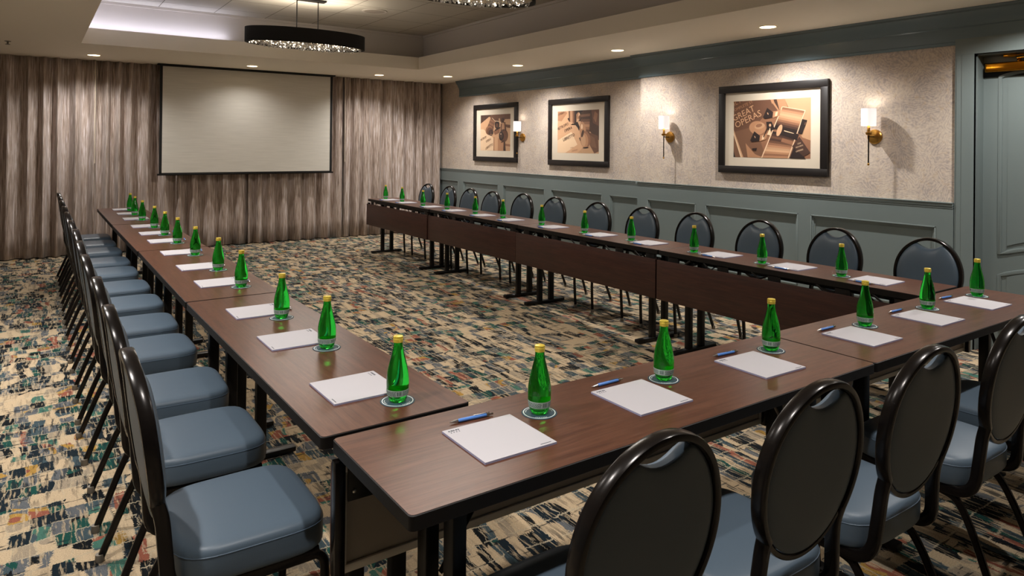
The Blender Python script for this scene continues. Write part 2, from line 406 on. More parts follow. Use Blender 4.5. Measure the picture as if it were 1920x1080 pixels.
# crown with frieze board, profile extruded along y
def crown_prof(x):
    zt = ZS; zb = 2.318
    return [(x, zb), (x-.012, zb), (x-.02, zb+.012), (x-.02, zb+.022), (x-.014, zb+.028), (x-.014, zb+.13), (x-.024, zb+.137), (x-.024, zb+.15), (x-.034, zb+.165),
            (x-.05, zb+.20), (x-.075, zb+.228), (x-.082, zb+.236), (x-.082, zb+.25), (x-.092, zt-.006), (x-.092, zt), (x, zt)]
bm = bmesh.new(); prism(bm, crown_prof(XF), lambda u, v, d: (u, d, v), YJ, 10.12); struct('trim_4', bm, M['crown_paint'])
bm = bmesh.new(); pf = crown_prof(XN)
st = [[bm.verts.new(p) for p in q] for q in ([(u, YB, v) for u, v in pf], [(u, YJ+(XN-u), v) for u, v in pf], [(XF, YJ+(XN-u), v) for u, v in pf])]
for A, B in zip(st, st[1:]):
    for i in range(len(pf)): j = (i+1) % len(pf); bm.faces.new((A[i], A[j], B[j], B[i]))
bm.faces.new(st[0])
struct('trim_4', bm, M['crown_paint'])
# door casing
bm = bmesh.new()
def casing(bm, a, b, z0, z1):
    pass
for k, (ins, d) in enumerate([(0, .026), (.012, .032), (.05, .036), (.07, .030)]):
    a, b = DY1+.135-ins, DY0-.135+ins; zt = DZ+.125-ins
    box(bm, (XN, DY1-.0, 0), (XN-d, a, DZ)); box(bm, (XN, b, 0), (XN-d, DY0, DZ)); box(bm, (XN, b, DZ+.0005), (XN-d, a, zt))
box(bm, (XN-.004, DY1-.012, 0), (XF+.12, DY1+.002, DZ)); box(bm, (XN-.004, DY0-.002, 0), (XF+.12, DY0+.012, DZ)); box(bm, (XN-.004, DY0, DZ-.012), (XF+.12, DY1, DZ))
struct('trim_5', bm, M['trim_paint'])
# door leaf: slab with stiles proud of two sunk fields, arched at the middle rail
XD = XF+.03
bm = bmesh.new(); box(bm, (XD, DY0+.012, .005), (XD+.045, DY1-.012, DZ-.014))
p0, p1 = DY0+.125, DY1-.125
def arc(z, h, n=14): return [(p0+(p1-p0)*i/n, z+h*(1-(2*i/n-1)**2)) for i in range(n+1)]
def ring_tube(bm, pts, hw):
    pp = [(XD-.001, y, z) for y, z in pts]; sweep(bm, pp, (1, 0, 0), .011, hw, seg=8, closed=True)
up = arc(.73, .075) + [(p1, z) for z in (1.2, 1.6, 2.0)] + list(reversed(arc(2.06, .05))) + [(p0, z) for z in (2.0, 1.6, 1.2)]
lo = arc(.57, .075) + [(p1, z) for z in (.4, .25)] + [(p1, .17), (p0, .17)] + [(p0, z) for z in (.25, .4)]
for ol in (up, lo):
    ring_tube(bm, ol, .016)
    cy = sum(p[0] for p in ol)/len(ol); cz = sum(p[1] for p in ol)/len(ol)
    prism(bm, [(cy+(y-cy)*.86, cz+(z-cz)*.91) for y, z in ol], lambda u, v, d: (d, u, v), XD, XD-.008)
door = struct('door_1', bm, M['trim_paint'])
# door closer (its own thing, screwed to the door head)
cl = tag(empty('door_closer', (XD-.03, 2.08, 2.1)), 'polished brass door closer mounted across top of grey door', 'door closer')
bm = bmesh.new(); box(bm, (-.03, -.17, -.005), (.03, .165, .062), .008, 3); build('closer_body', bm, M['closer_brass'], cl)
bm = bmesh.new(); box(bm, (.026, -.18, -.04), (.0295, .19, .07), .001); build('closer_shadow', bm, M['edge_black'], cl)  # thin black sheet painting the closer's shadow on the door
bm = bmesh.new(); sweep(bm, [(-.005, -.05, .066), (-.03, -.05, .085), (-.06, -.25, .1)], (0, 0, 1), .004, .012); lathe(bm, [(.012, .06), (.014, .07), (.012, .085)], 12, (-.005, -.05, 0)); build('closer_arm', bm, M['closer_brass'], cl)
bm = bmesh.new(); box(bm, (-.012, -.03, .1), (.006, .05, .125), .003); sweep(bm, [(-.004, -.03, .112), (-.004, -.28, .112)], (0, 0, 1), .006, .006); build('arm_shoe', bm, M['closer_brass'], cl)

# ------------------------------------------------------------------ ceiling fixtures
def downlight():
    e = empty('recessed_downlight')
    bm = bmesh.new(); lathe(bm, [(.082, 0), (.082, -.004), (.07, -.006), (.066, 0)], 32, cap=False); build('trim_ring', bm, M['white_paint'], e)
    bm = bmesh.new(); lathe(bm, [(.066, -.001), (.064, -.0045), (.02, -.0055)], 32); build('lens', bm, M['lampglow'], e)
    return e
e0 = downlight(); index_children()
names = ['leftmost, above the curtain', 'just above the projection screen', 'above the curtain right of the screen', 'in the far right ceiling corner by the grey crown',
         'over the leftmost framed picture, second along the right wall', 'near the wall step, third along the right wall', 'over the large picture, nearest visible one to the door']
for i, (x, y) in enumerate(DOWN):
    e = e0 if i == 0 else copy_tree(e0)
    e.location = (x, y, ZS-.001)
    where = names[i] if i < 7 else ['beside the door, beyond the top edge', 'over left chairs, farthest of four', 'over left chairs, second farthest of four', 'over left chairs, second nearest of four', 'over left chairs, nearest of four', 'over front row, left', 'over front row, middle', 'over front row, right'][i-7]
    tag(e, 'white recessed ceiling downlight, ' + where, 'downlight', 'recessed downlights around the tray ceiling')

rnd = random.Random(5)
def pendant():
    e = empty('oval_pendant')
    rx, ry = .66, .30; bm = bmesh.new(); n = 64
    def ringv(r, z): return [bm.verts.new(((rx-r)*cos(2*pi*i/n), (ry-r)*sin(2*pi*i/n), z)) for i in range(n)]
    rr = [ringv(0, 0), ringv(0, .155), ringv(.006, .155), ringv(.006, .0)]
    for a, b in zip(rr, rr[1:]+rr[:1]):
        for i in range(n): bm.faces.new((a[i], a[(i+1) % n], b[(i+1) % n], b[i]))
    build('drum_shade', bm, M['drum_black'], e)
    bm = bmesh.new(); bml = bmesh.new()
    for k in range(620):
        a = rnd.random()*2*pi; r = sqrt(rnd.random())*.97
        c = Vector((rx*r*cos(a)*.98, ry*r*sin(a)*.96, rnd.uniform(-.014, .014))); s = rnd.uniform(.008, .017)
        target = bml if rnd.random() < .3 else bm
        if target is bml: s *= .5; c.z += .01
        q = Matrix.Rotation(rnd.random()*6, 3, Vector((rnd.random()-.5, rnd.random()-.5, rnd.random()-.5)).normalized())
        vs = [target.verts.new(c + q @ (Vector(d)*s)) for d in ((1, 0, 0), (0, 1, 0), (-1, 0, 0), (0, -1, 0), (0, 0, .8), (0, 0, -.8))]
        for i in range(4):
            target.faces.new((vs[i], vs[(i+1) % 4], vs[4])); target.faces.new((vs[(i+1) % 4], vs[i], vs[5]))
    o = build('crystal_fill', bm, M['crystal'], e, smooth=False); o['kind'] = 'stuff'
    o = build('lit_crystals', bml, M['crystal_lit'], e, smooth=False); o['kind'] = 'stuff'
    bm = bmesh.new(); lathe(bm, [(.63, .022), (.63, .026)], 48, sy=.44); build('diffuser', bm, M['mat_board'], e)
    for s in (-1, 1):
        bm = bmesh.new(); lathe(bm, [(.006, .02), (.006, ZT-ZS+.006)], 10, (s*.118, 0, 0)); build('rod', bm, M['black_metal'], e)
    bm = bmesh.new(); sweep(bm, [(-.6, 0, .035), (.6, 0, .035)], (0, 0, 1), .006, .012); build('cross_bar', bm, M['black_metal'], e)
    bm = bmesh.new(); box(bm, (-.2, -.05, ZT-ZS-.012), (.2, .05, ZT-ZS+.006), .004); build('canopy', bm, M['black_metal'], e)
    return e
pe = pendant(); index_children()
for i, (x, y) in enumerate(PEND):
    e = pe if i == 0 else copy_tree(pe); e.location = (x, y, 2.576)
    tag(e, ['black oval drum pendant with crystal underside, whole drum hanging before the screen', 'black oval drum pendant with crystals, cut off by the top edge of the photo', 'black oval drum pendant with crystals hanging outside the picture, nearest the camera'][i], 'pendant light', 'oval drum pendants in the tray ceiling')
bm = bmesh.new(); box(bm, (TX0-.12, TY1+.04, ZF+.0005), (1.95, TY1+.09, ZF+.004)); tag(build('cove_light', bm, M['coveglow']), 'cool white light strip hidden on the far ledge of the tray ceiling', 'light')
bm = bmesh.new(); box(bm, (TX0-.12, 5.5, ZF+.001), (TX0-.08, TY1-.1, ZF+.008)); tag(build('cove_light', bm, M['coveglow']), 'cool white light strip hidden on the left ledge of the tray ceiling', 'light')
e = tag(empty('ceiling_speaker', (3.33, 7.72, ZT)), 'round flat white speaker grille in the tiled ceiling beside the pendant', 'speaker')
bm = bmesh.new(); lathe(bm, [(.15, 0), (.15, -.006), (.13, -.01), (.12, -.006)], 40, cap=False); build('rim', bm, M['tray_paint'], e)
bm = bmesh.new(); lathe(bm, [(.122, -.003), (.12, -.007), (.02, -.009)], 40); build('grille', bm, M['panel_taupe'], e)
e = tag(empty('sprinkler_head', (-.25, 9.25, ZS)), 'small metal sprinkler head under the ceiling at the far left', 'sprinkler')
bm = bmesh.new(); lathe(bm, [(.03, 0), (.03, -.004), (.01, -.006), (.008, -.03)], 20); build('escutcheon', bm, M['rubber'], e)
bm = bmesh.new(); lathe(bm, [(.006, -.03), (.024, -.034), (.024, -.037)], 20); build('deflector', bm, M['rubber'], e)

# ------------------------------------------------------------------ curtains, wands, screen
YC = 10.70
def curtain(x0, x1, seed, label):
    r = random.Random(seed); bm = bmesh.new(); xs = []; lam = []
    x = x0; ph = r.random()*6; dx = .006
    per = .15; i = 0; cols = []
    tgt = r.uniform(.15, .22); amp = .06; tamp = amp
    while x <= x1+1e-6:
        cols.append((x, ph, amp)); ph += 2*pi*dx/per; per += (tgt-per)*.06; amp += (tamp-amp)*.06
        if r.random() < .03: tgt = r.uniform(.12, .27); tamp = r.uniform(.03, .08)
        x += dx
    zs = [.012, .3, .7, 1.1, 1.6, 2.1, 2.4, ZS-.001]; rows = []
    for z in zs:
        k = z/ZS; row = []
        for (x, p, a) in cols:
            sway = .10*(1-k)*sin(x*3.1+seed)
            s = sin(p+sway*2) + .28*sin(2*p+1.1+x*.9) + .12*sin(5*p+x*2)*k
            y = YC + a*(1.0-.25*k)*s + .012*(1-k)*sin(p*.37+seed)
            row.append(bm.verts.new((x, y, z)))
        rows.append(row)
    for a, b in zip(rows, rows[1:]):
        for i in range(len(a)-1): bm.faces.new((a[i], a[i+1], b[i+1], b[i]))
    o = build('curtain', bm, M['curtain_velour'], smooth=True)
    for p in o.data.polygons: p.use_smooth = True
    md = o.modifiers.new('thickness', 'SOLIDIFY'); md.thickness = .005
    tag(o, label, 'curtain', 'brown velour curtains across the far wall')
curtain(-2.35, .655, 11, 'brown crushed velour curtain at far left, ending behind the left chair row')
curtain(.652, 2.665, 23, 'brown crushed velour curtain behind the left half of the screen')
curtain(2.62, 4.068, 37, 'brown crushed velour curtain hanging under the right half of the screen')
curtain(4.075, 5.90, 51, 'brown crushed velour curtain between the screen and the right wall corner')
for x, lb in ((.655, 'thin pale curtain wand hanging left of the screen'), (4.10, 'thin pale curtain wand hanging right of the screen')):
    bm = bmesh.new(); lathe(bm, [(.0045, 1.24), (.0045, ZS-.01)], 8, (x, YC-.075, 0)); lathe(bm, [(.007, 1.22), (.007, 1.26)], 8, (x, YC-.075, 0))
    tag(build('curtain_wand', bm, M['mat_board']), lb, 'curtain wand')
bm = bmesh.new(); box(bm, (XL+.02, YC-.09, ZS-.02), (5.92, YC+.09, ZS-.0005)); 
bm.free()
bm = bmesh.new()
for lo, hi in [((-1.4, .3), (-1.3, 2.45)), ((5.3, .3), (5.4, 2.45)), ((-1.3, .3), (5.3, .4)), ((-1.3, 2.35), (5.3, 2.45)), ((1.95, .4), (2.05, 2.35))]:
    box(bm, (lo[0], YW-.03, lo[1]), (hi[0], YW-.0, hi[1]), .004)
w1 = struct('window_1', bm, M['white_paint'])
bm = bmesh.new(); box(bm, (-1.3, YW-.008, .4), (5.3, YW-.004, 2.35)); build('pane', bm, M['daylight'], w1)

sc = tag(empty('projection_screen', (2.63, 10.53, ZS)), 'large pull-down projection screen, pale grey with black border, before curtains', 'projection screen')
x0, x1 = 1.405-2.63, 3.85-2.63; zb = 1.083-ZS
bm = bmesh.new(); box(bm, (x0+.036, -.002, zb), (x1-.036, .002, -.022)); build('screen_surface', bm, M['screen_fabric'], sc)
bm = bmesh.new(); box(bm, (x0, -.0015, zb-.01), (x0+.036, .0015, -.02)); box(bm, (x1-.036, -.0015, zb-.01), (x1, .0015, -.02)); box(bm, (x0, -.0025, -.03), (x1, .0025, -.012)); box(bm, (x0, -.0015, zb-.012), (x1, .0015, zb)); build('black_border', bm, M['screen_black'], sc)
bm = bmesh.new(); sweep(bm, [(x0-.02, 0, zb-.024), (x1+.02, 0, zb-.024)], (0, 1, 0), .012, .013); build('weight_bar', bm, M['black_metal'], sc)
bm = bmesh.new(); box(bm, (x0-.03, -.05, -.018), (x1+.03, .05, -.001), .003); build('screen_case', bm, M['screen_black'], sc)

# ------------------------------------------------------------------ sconces
def sconce():
    e = empty('wall_sconce')           # origin on the wall, plate centre; room side is -x
    bm = bmesh.new(); lathe(bm, [(.062, 0), (.062, -.012), (.056, -.018), (.02, -.021)], 40, axis='x'); build('closer_shadow', bm, M['brass'], e)
    bm = bmesh.new(); sweep(bm, [(-.018, 0, 0), (-.105, 0, 0)], (0, 0, 1), .0055, .0055, n=2); build('arm', bm, M['bronze'], e)
    bm = bmesh.new(); lathe(bm, [(.0055, -.225), (.0055, .012)], 12, (-.105, 0, 0)); build('stem', bm, M['bronze'], e)
    bm = bmesh.new(); lathe(bm, [(.002, -.244), (.008, -.24), (.0095, -.234), (.007, -.226), (.0055, -.222)], 14, (-.105, 0, 0)); build('finial', bm, M['brass'], e)
    bm = bmesh.new(); lathe(bm, [(.009, .01), (.02, .014), (.024, .022), (.024, .036), (.012, .04), (.012, .095), (.009, .1)], 20, (-.105, 0, 0)); build('candle_cup', bm, M['brass'], e)
    bm = bmesh.new(); lathe(bm, [(.058, .09), (.058, .235), (.056, .235), (.056, .09)], 40, (-.105, 0, 0), cap=False); 
    build('lamp_shade', bm, M['shadeglow'], e)
    return e
s0 = sconce(); index_children()
for i, (x, y, z, lb) in enumerate([(XF, 8.27, 1.628, 'brass wall sconce with white shade between the two far pictures'), (XN, 5.335, 1.62, 'brass wall sconce with white shade just right of the wall step'), (XN, 3.045, 1.613, 'brass wall sconce with white shade between large picture and door')]):
    e = s0 if i == 0 else copy_tree(s0); e.location = (x-.0005, y, z); tag(e, lb, 'wall sconce', 'brass sconces on the right wall')
    l = bpy.data.lights.new('sconce_lamp', 'POINT'); l.energy = P_SCONCE; l.color = (1, .9, .78); l.shadow_soft_size = .03
    o = bpy.data.objects.new('sconce_lamp', l); COL.objects.link(o); o.location = (x-.105, y, z+.2)

# ------------------------------------------------------------------ framed prints
def text_mesh(txt, size):
    c = bpy.data.curves.new('t', 'FONT'); c.body = txt; c.size = size; c.resolution_u = 2
    o = bpy.data.objects.new('t', c); COL.objects.link(o); bpy.context.view_layer.update()
    dg = bpy.context.evaluated_depsgraph_get(); me = bpy.data.meshes.new_from_object(o.evaluated_get(dg))
    vs = [(v.co.x, v.co.y) for v in me.vertices]; fs = [tuple(p.vertices) for p in me.polygons]
    bpy.data.objects.remove(o); bpy.data.curves.remove(c); bpy.data.meshes.remove(me)
    return vs, fs
SEP = {'a': (206, 160, 122), 'b': (176, 128, 94), 'c': (142, 98, 72), 'd': (104, 70, 52), 'e': (72, 48, 38), 'f': (40, 27, 24), 'g': (228, 194, 158), 'h': (120, 84, 62), 'i': (190, 148, 112)}
SK = list(SEP)
for k in SK: mat('sepia_'+k, SEP[k], .7)
PW, PH = .845, .565
def clip(poly):
    """Sutherland-Hodgman against the 0..1 square"""
    for ax, lim, sg in ((0, 0, 1), (0, 1, -1), (1, 0, 1), (1, 1, -1)):
        out = []
        for i in range(len(poly)):
            a, b = poly[i-1], poly[i]; ia = sg*(a[ax]-lim) >= 0; ib = sg*(b[ax]-lim) >= 0
            if ia != ib:
                t = (lim-a[ax])/(b[ax]-a[ax]); out.append((a[0]+(b[0]-a[0])*t, a[1]+(b[1]-a[1])*t))
            if ib: out.append(b)
        poly = out
        if not poly: break
    return poly
def art(name, x, yl, zb, shapes, texts, parent):
    """shapes in (u right, v up) seen from the room; yl is the left (far) edge"""
    bm = bmesh.new(); d = [0]
    def put(poly, k):
        p = clip(poly)
        if len(p) < 3: return
        d[0] += .00006
        try: f = bm.faces.new([bm.verts.new((x-.0005-d[0], yl-u*PW, zb+v*PH)) for u, v in p]); f.material_index = SK.index(k)
        except ValueError: pass
    for k, poly in shapes: put(poly, k)
    for txt, u, v, size, ang, k in texts:
        vs, fs = text_mesh(txt, size); c, s = cos(ang), sin(ang)
        d[0] += .0002; base = d[0]
        for f in fs:
            poly = [(u+(vs[i][0]*c-vs[i][1]*s)/PW, v+(vs[i][0]*s+vs[i][1]*c)/PH) for i in f]
            put(poly, k); d[0] = base
    return build(name, bm, [M['sepia_'+k] for k in SK], parent, smooth=False)
def ell(cu, cv, ru, rv, ang=0, n=28, a0=0, a1=2*pi):
    return [(cu+(ru*cos(a)*cos(ang)-rv*sin(a)*sin(ang)), cv+(ru*cos(a)*sin(ang)*1.0+rv*sin(a)*cos(ang))) for a in [a0+(a1-a0)*i/n for i in range(n+(0 if a1-a0 > 6.2 else 1))]]
def grad(poly_fn, ks):
    n = len(ks); return [(k, poly_fn(i/n, (i+1)/n)) for i, k in enumerate(ks)]
def quad_strip(p00, p10, p01, p11, ks):
    """strips across from edge (p00,p01) to edge (p10,p11)"""
    out = []; n = len(ks)
    L2 = lambda a, b, t: (a[0]+(b[0]-a[0])*t, a[1]+(b[1]-a[1])*t)
    for i, k in enumerate(ks):
        t0, t1 = i/n, (i+1)/n; out.append((k, [L2(p00, p10, t0), L2(p00, p10, t1), L2(p01, p11, t1), L2(p01, p11, t0)]))
    return out
full = [(0, 0), (1, 0), (1, 1), (0, 1)]
art3 = [('c', full), ('d', [(0, .35), (.35, .62), (.6, 1), (0, 1)]), ('h', [(.0, .0), (.45, .0), (.3, .55), (0, .45)]), ('i', [(.68, 1), (1, 1), (1, .3), (.9, .35)]), ('b', [(.55, .8), (.72, .85), (.68, 1), (.5, 1)]),
        ('f', [(0, 0), (.025, 0), (0, .12)]), ('g', [(.10, 0), (.12, 0), (.0, .45), (0, .40)]), ('a', [(.12, 0), (.14, 0), (.0, .49), (0, .46)]), ('b', ell(.33, .52, .11, .12, .5)), ('i', ell(.36, .55, .07, .05, .4)), ('c', ell(.35, .56, .045, .03, .4)), ('b', [(.17, .25), (.3, .06), (.42, 0), (.2, 0)]),
        ('d', [(.47, .93), (.53, .93), (.6, .8), (.5, .8)]), ('e', [(.55, .95), (.62, .80), (.58, 1), (.54, 1)])]
art3 += quad_strip((.60, .44), (.84, .38), (.66, .86), (.92, .78), ['f', 'e', 'c', 'b', 'a', 'g', 'i', 'a', 'b', 'c'][::-1][:5] + ['b', 'c'])
art3 += [('a', [(.53, .50), (.66, .87), (.675, .87), (.545, .50)])]
art3 += quad_strip((.55, .55), (.83, .42), (.67, .86), (.93, .78), ['f'])[:0]
# upper barrel: bands run along its axis, bright across the shoulder
def band(p00, p10, p01, p11, ks): return quad_strip(p00, p01, p10, p11, ks)
art3 += band((.655, .86), (.93, .78), (.545, .50), (.83, .40), ['c', 'b', 'i', 'a', 'i', 'b', 'c', 'd', 'e', 'f', 'f'])
art3 += band((.53, .46), (.82, .36), (.38, 0), (.72, 0), ['f', 'e', 'd', 'e', 'd', 'c', 'b', 'i', 'a', 'b', 'c', 'b'])
art3 += [('g', [(.655, .865), (.665, .87), (.94, .795), (.935, .78)]), ('g', [(.93, .79), (.94, .79), (.74, 0), (.725, 0)]), ('g', [(.65, .87), (.66, .87), (.40, 0), (.385, 0)]),
         ('f', [(.60, .52), (.86, .40), (.84, .30), (.58, .42)]), ('a', ell(.62, .47, .03, .10, -.25)), ('g', [(.68, .47), (.80, .42), (.80, .41), (.68, .455)]), ('c', [(.66, .34), (.80, .28), (.78, .22), (.64, .28)])]
art3 += [('f', [(.90, .65), (.96, .63), (.90, .40), (.85, .42)]), ('d', [(.935, .60), (.95, .595), (.94, .55), (.925, .555)])]
art3 += [('e', [(.78, .2), (.87, .36), (1.0, .1), (.9, .02)]), ('f', [(.75, 0), (.8, .18), (.95, .0)])]
# eyepieces
for cu, cv in ((.47, .76), (.30, .36)):
    art3 += [('f', [(cu-.01, cv+.10), (cu-.065, cv-.06), (cu-.04, cv-.09), (cu+.06, cv-.07), (cu+.07, cv+.02)]), ('b', [(cu+.06, cv-.08), (cu+.15, cv-.04), (cu+.17, cv+.06), (cu+.07, cv+.03)]), ('g', [(cu+.09, cv-.05), (cu+.12, cv-.04), (cu+.13, cv+.03), (cu+.10, cv+.02)]), ('a', ell(cu, cv-.0, .006, .02, .3))]
art3 += [('f', [(.45, .62), (.52, .62), (.56, .5), (.50, .45), (.46, .5)]), ('g', [(.46, .4), (.50, .52), (.52, .38)]), ('f', [(.41, .36), (.47, .55), (.48, .54), (.42, .35)]), ('a', ell(.50, .56, .015, .025)), ('f', [(.26, .16), (.33, .17), (.32, .12), (.27, .13)])]
txt3 = [('GREAT', .0, .64, .088, RAD(22), 'a'), ('OPERAS', .035, .515, .092, RAD(22), 'a'), ('COMPLETE ST', -.02, .80, .042, RAD(20), 'b'), ('MILTON', -.055, .885, .072, RAD(20), 'b'),
        ('USA', .85, .23, .020, RAD(18), 'g'), ('RKN BIFG', .83, .17, .018, RAD(18), 'g'), ('OPERRES', .83, .10, .020, RAD(18), 'g')]
art2 = [('a', full), ('g', [(0, .3), (.35, .5), (.5, .2), (.2, 0), (0, 0)]), ('b', [(0, .78), (.1, .76), (.24, .95), (.2, 1), (0, 1)]), ('i', [(.5, 0), (1, 0), (1, .3), (.7, .2)]),
        ('e', [(.6, 1), (1, 1), (1, .3), (.86, .42), (.8, .5), (.62, .5)]), ('d', [(.82, 1), (1, 1), (1, .62), (.86, .7)]), ('c', [(.90, .97), (.97, .9), (.93, .7), (.87, .8)]), ('d', [(.74, .5), (.98, .40), (1, .05), (.9, .0), (.8, .18)]), ('h', [(.76, .44), (.9, .36), (.95, .12), (.82, .16)])]
art2 += quad_strip((.29, .75), (.47, .68), (.28, 1), (.47, 1), ['e', 'b', 'i', 'b', 'c', 'd', 'e', 'f']) + [('f', [(.25, .82), (.30, .74), (.30, .78), (.28, .84)]), ('f', [(.33, .67), (.38, .70), (.45, .66), (.5, .60), (.54, .52), (.56, .6), (.5, .74), (.42, .70)]), ('f', [(.46, 1), (.62, 1), (.58, .75), (.5, .75)]),
                                                                 ('b', ell(.52, .86, .05, .1)), ('g', ell(.535, .9, .014, .05)), ('d', ell(.55, .84, .02, .05)), ('g', ell(.51, .78, .012, .03))]
art2 += band((.58, .96), (.80, .98), (.57, .45), (.78, .42), ['e', 'h', 'e', 'd', 'c', 'b', 'c', 'd', 'e']) + [('b', ell(.63, .52, .075, .22, .1)), ('c', ell(.69, .32, .12, .2, .08)), ('b', ell(.67, .30, .09, .17, .08)), ('i', ell(.645, .30, .055, .14, .08)), ('g', ell(.605, .62, .022, .06)), ('e', ell(.625, .46, .028, .09, -.2)), ('f', [(.54, .36), (.57, .28), (.58, .30), (.56, .37)]), ('f', ell(.70, .13, .07, .015, .08))]
txt2 = [('METROPOLITAN', -.02, .53, .062, RAD(14), 'f'), ('OPERA', .17, .485, .062, RAD(14), 'f'), ('LIBRETTO', .15, .27, .066, RAD(14), 'f'), ('OPERA', .33, .105, .022, RAD(8), 'c'), ('COMPANY', .37, .03, .026, RAD(10), 'c'), ('OPERA', .02, .89, .05, RAD(16), 'd')]
txt2 = [('METROPO', -.01, .53, .056, RAD(18), 'f'), ('OPERA', .18, .485, .056, RAD(18), 'f'), ('LIBRETTO', .15, .275, .058, RAD(17), 'f'), ('OPERA', .33, .105, .022, RAD(8), 'c'), ('COMPANY', .37, .03, .026, RAD(10), 'c'), ('OPERA', .02, .89, .045, RAD(16), 'd')]
art1 = [('a', full), ('e', [(0, .76), (.38, 1), (0, 1)]), ('d', [(.3, .95), (.55, .78), (1, .86), (1, 1), (.38, 1)]), ('i', [(.82, .0), (.82, .86), (1, .86), (1, 0)]), ('g', [(0, .0), (.45, 0), (.45, .35), (.1, .6), (0, .6)]), ('b', [(.6, 0), (.78, 0), (.82, .3), (.6, .35)]), ('d', [(.85, .65), (1, .62), (1, .7), (.85, .72)]),
        ('c', [(.82, .2), (1, .18), (1, .12), (.82, .14)]), ('e', [(.78, 0), (.86, 0), (.84, .25), (.79, .28)]), ('c', [(.46, 0), (.48, 0), (.48, .38), (.46, .38)])]
art1 += band((.36, .93), (.52, .86), (.22, .62), (.42, .50), ['d', 'c', 'h', 'c', 'd', 'e', 'd'])[::1] + [('c', ell(.30, .57, .12, .13, -.6)), ('d', ell(.32, .54, .10, .11, -.6)), ('f', ell(.365, .50, .08, .085)), ('e', ell(.36, .52, .05, .05)), ('b', ell(.37, .455, .055, .008))]
art1 += quad_strip((.68, .52), (.88, .52), (.70, .80), (.84, .78), ['d', 'c', 'i', 'b', 'c', 'e']) + [('e', ell(.79, .42, .14, .17)), ('d', ell(.82, .40, .10, .15)), ('f', ell(.715, .40, .08, .12)), ('e', ell(.71, .42, .045, .07)), ('g', ell(.70, .46, .02, .012)), ('e', ell(.77, .26, .07, .02, .5)),
         ('f', ell(.57, .72, .075, .12)), ('d', ell(.57, .70, .04, .06)), ('g', [(.40, .9), (.5, .81), (.62, .80), (.72, .74), (.72, .76), (.62, .82), (.5, .83), (.4, .92)]), ('c', [(.44, .55), (.66, .6), (.66, .5), (.5, .44)]), ('f', [(.5, .58), (.68, .66), (.68, .62), (.5, .54)]), ('i', [(.62, .88), (.66, .9), (.68, .8), (.64, .8)]), ('e', [(.72, .9), (.8, .9), (.8, .76), (.7, .78)])]
txt1 = [('METROPOLIS'[:6], .0, .26, .05, RAD(17), 'd'), ('OPERA', .20, .22, .05, RAD(17), 'd'), ('LIBRETTO', .19, .02, .052, RAD(20), 'd'), ('MET', .9, .62, .03, 0, 'e')]
def framed(x, y0, y1, z0, z1, shapes, texts, label):
    """y0 > y1: y0 is the far (left) side"""
    e = empty('framed_print', (x, (y0+y1)/2, z0))
    loc = lambda y, z: (y-(y0+y1)/2, z-z0)
    bw, dp = .072, .034; a0, b0 = loc(y0, z0); a1, b1 = loc(y1, z1)
    bm = bmesh.new()
    for (ya, za), (yb, zb) in (((a0, b0), (a1, b0+bw)), ((a0, b1-bw), (a1, b1)), ((a0, b0+bw), (a0-bw, b1-bw)), ((a1+bw, b0+bw), (a1, b1-bw))):
        box(bm, (-dp, ya, za), (0, yb, zb), .003)
    build('frame', bm, M['frame_black'], e)
    bm = bmesh.new(); box(bm, (-.012, a0-bw+.004, b0+bw-.004), (-.004, a1+bw-.004, b1-bw+.004)); build('mat_board', bm, M['mat_board'], e)
    yc = (a0+a1)/2; zc = (b0+b1)/2
    o = art('print', -.012, yc+PW/2, zc-PH/2, shapes, texts, e)
    bm = bmesh.new(); bm.faces.new([bm.verts.new(p) for p in ((-.02, a0-bw+.004, b0+bw-.004), (-.02, a1+bw-.004, b0+bw-.004), (-.02, a1+bw-.004, b1-bw+.004), (-.02, a0-bw+.004, b1-bw+.004))][::-1]); build('glazing', bm, M['glass_clear'], e)
    tag(e, label, 'picture', 'black framed sepia prints on the right wall')
framed(XF-.001, 9.62, 8.385, 1.255, 2.158, art1, txt1, 'black framed sepia print of opera glasses lens-down on a programme, nearest the curtain')
framed(XF-.001, 7.625, 6.395, 1.245, 2.150, art2, txt2, 'black framed sepia print with the large word LIBRETTO, left of the wall step')
framed(XN-.001, 4.648, 3.452, 1.253, 2.137, art3, txt3, 'black framed sepia print reading GREAT OPERAS, largest and nearest to the door')

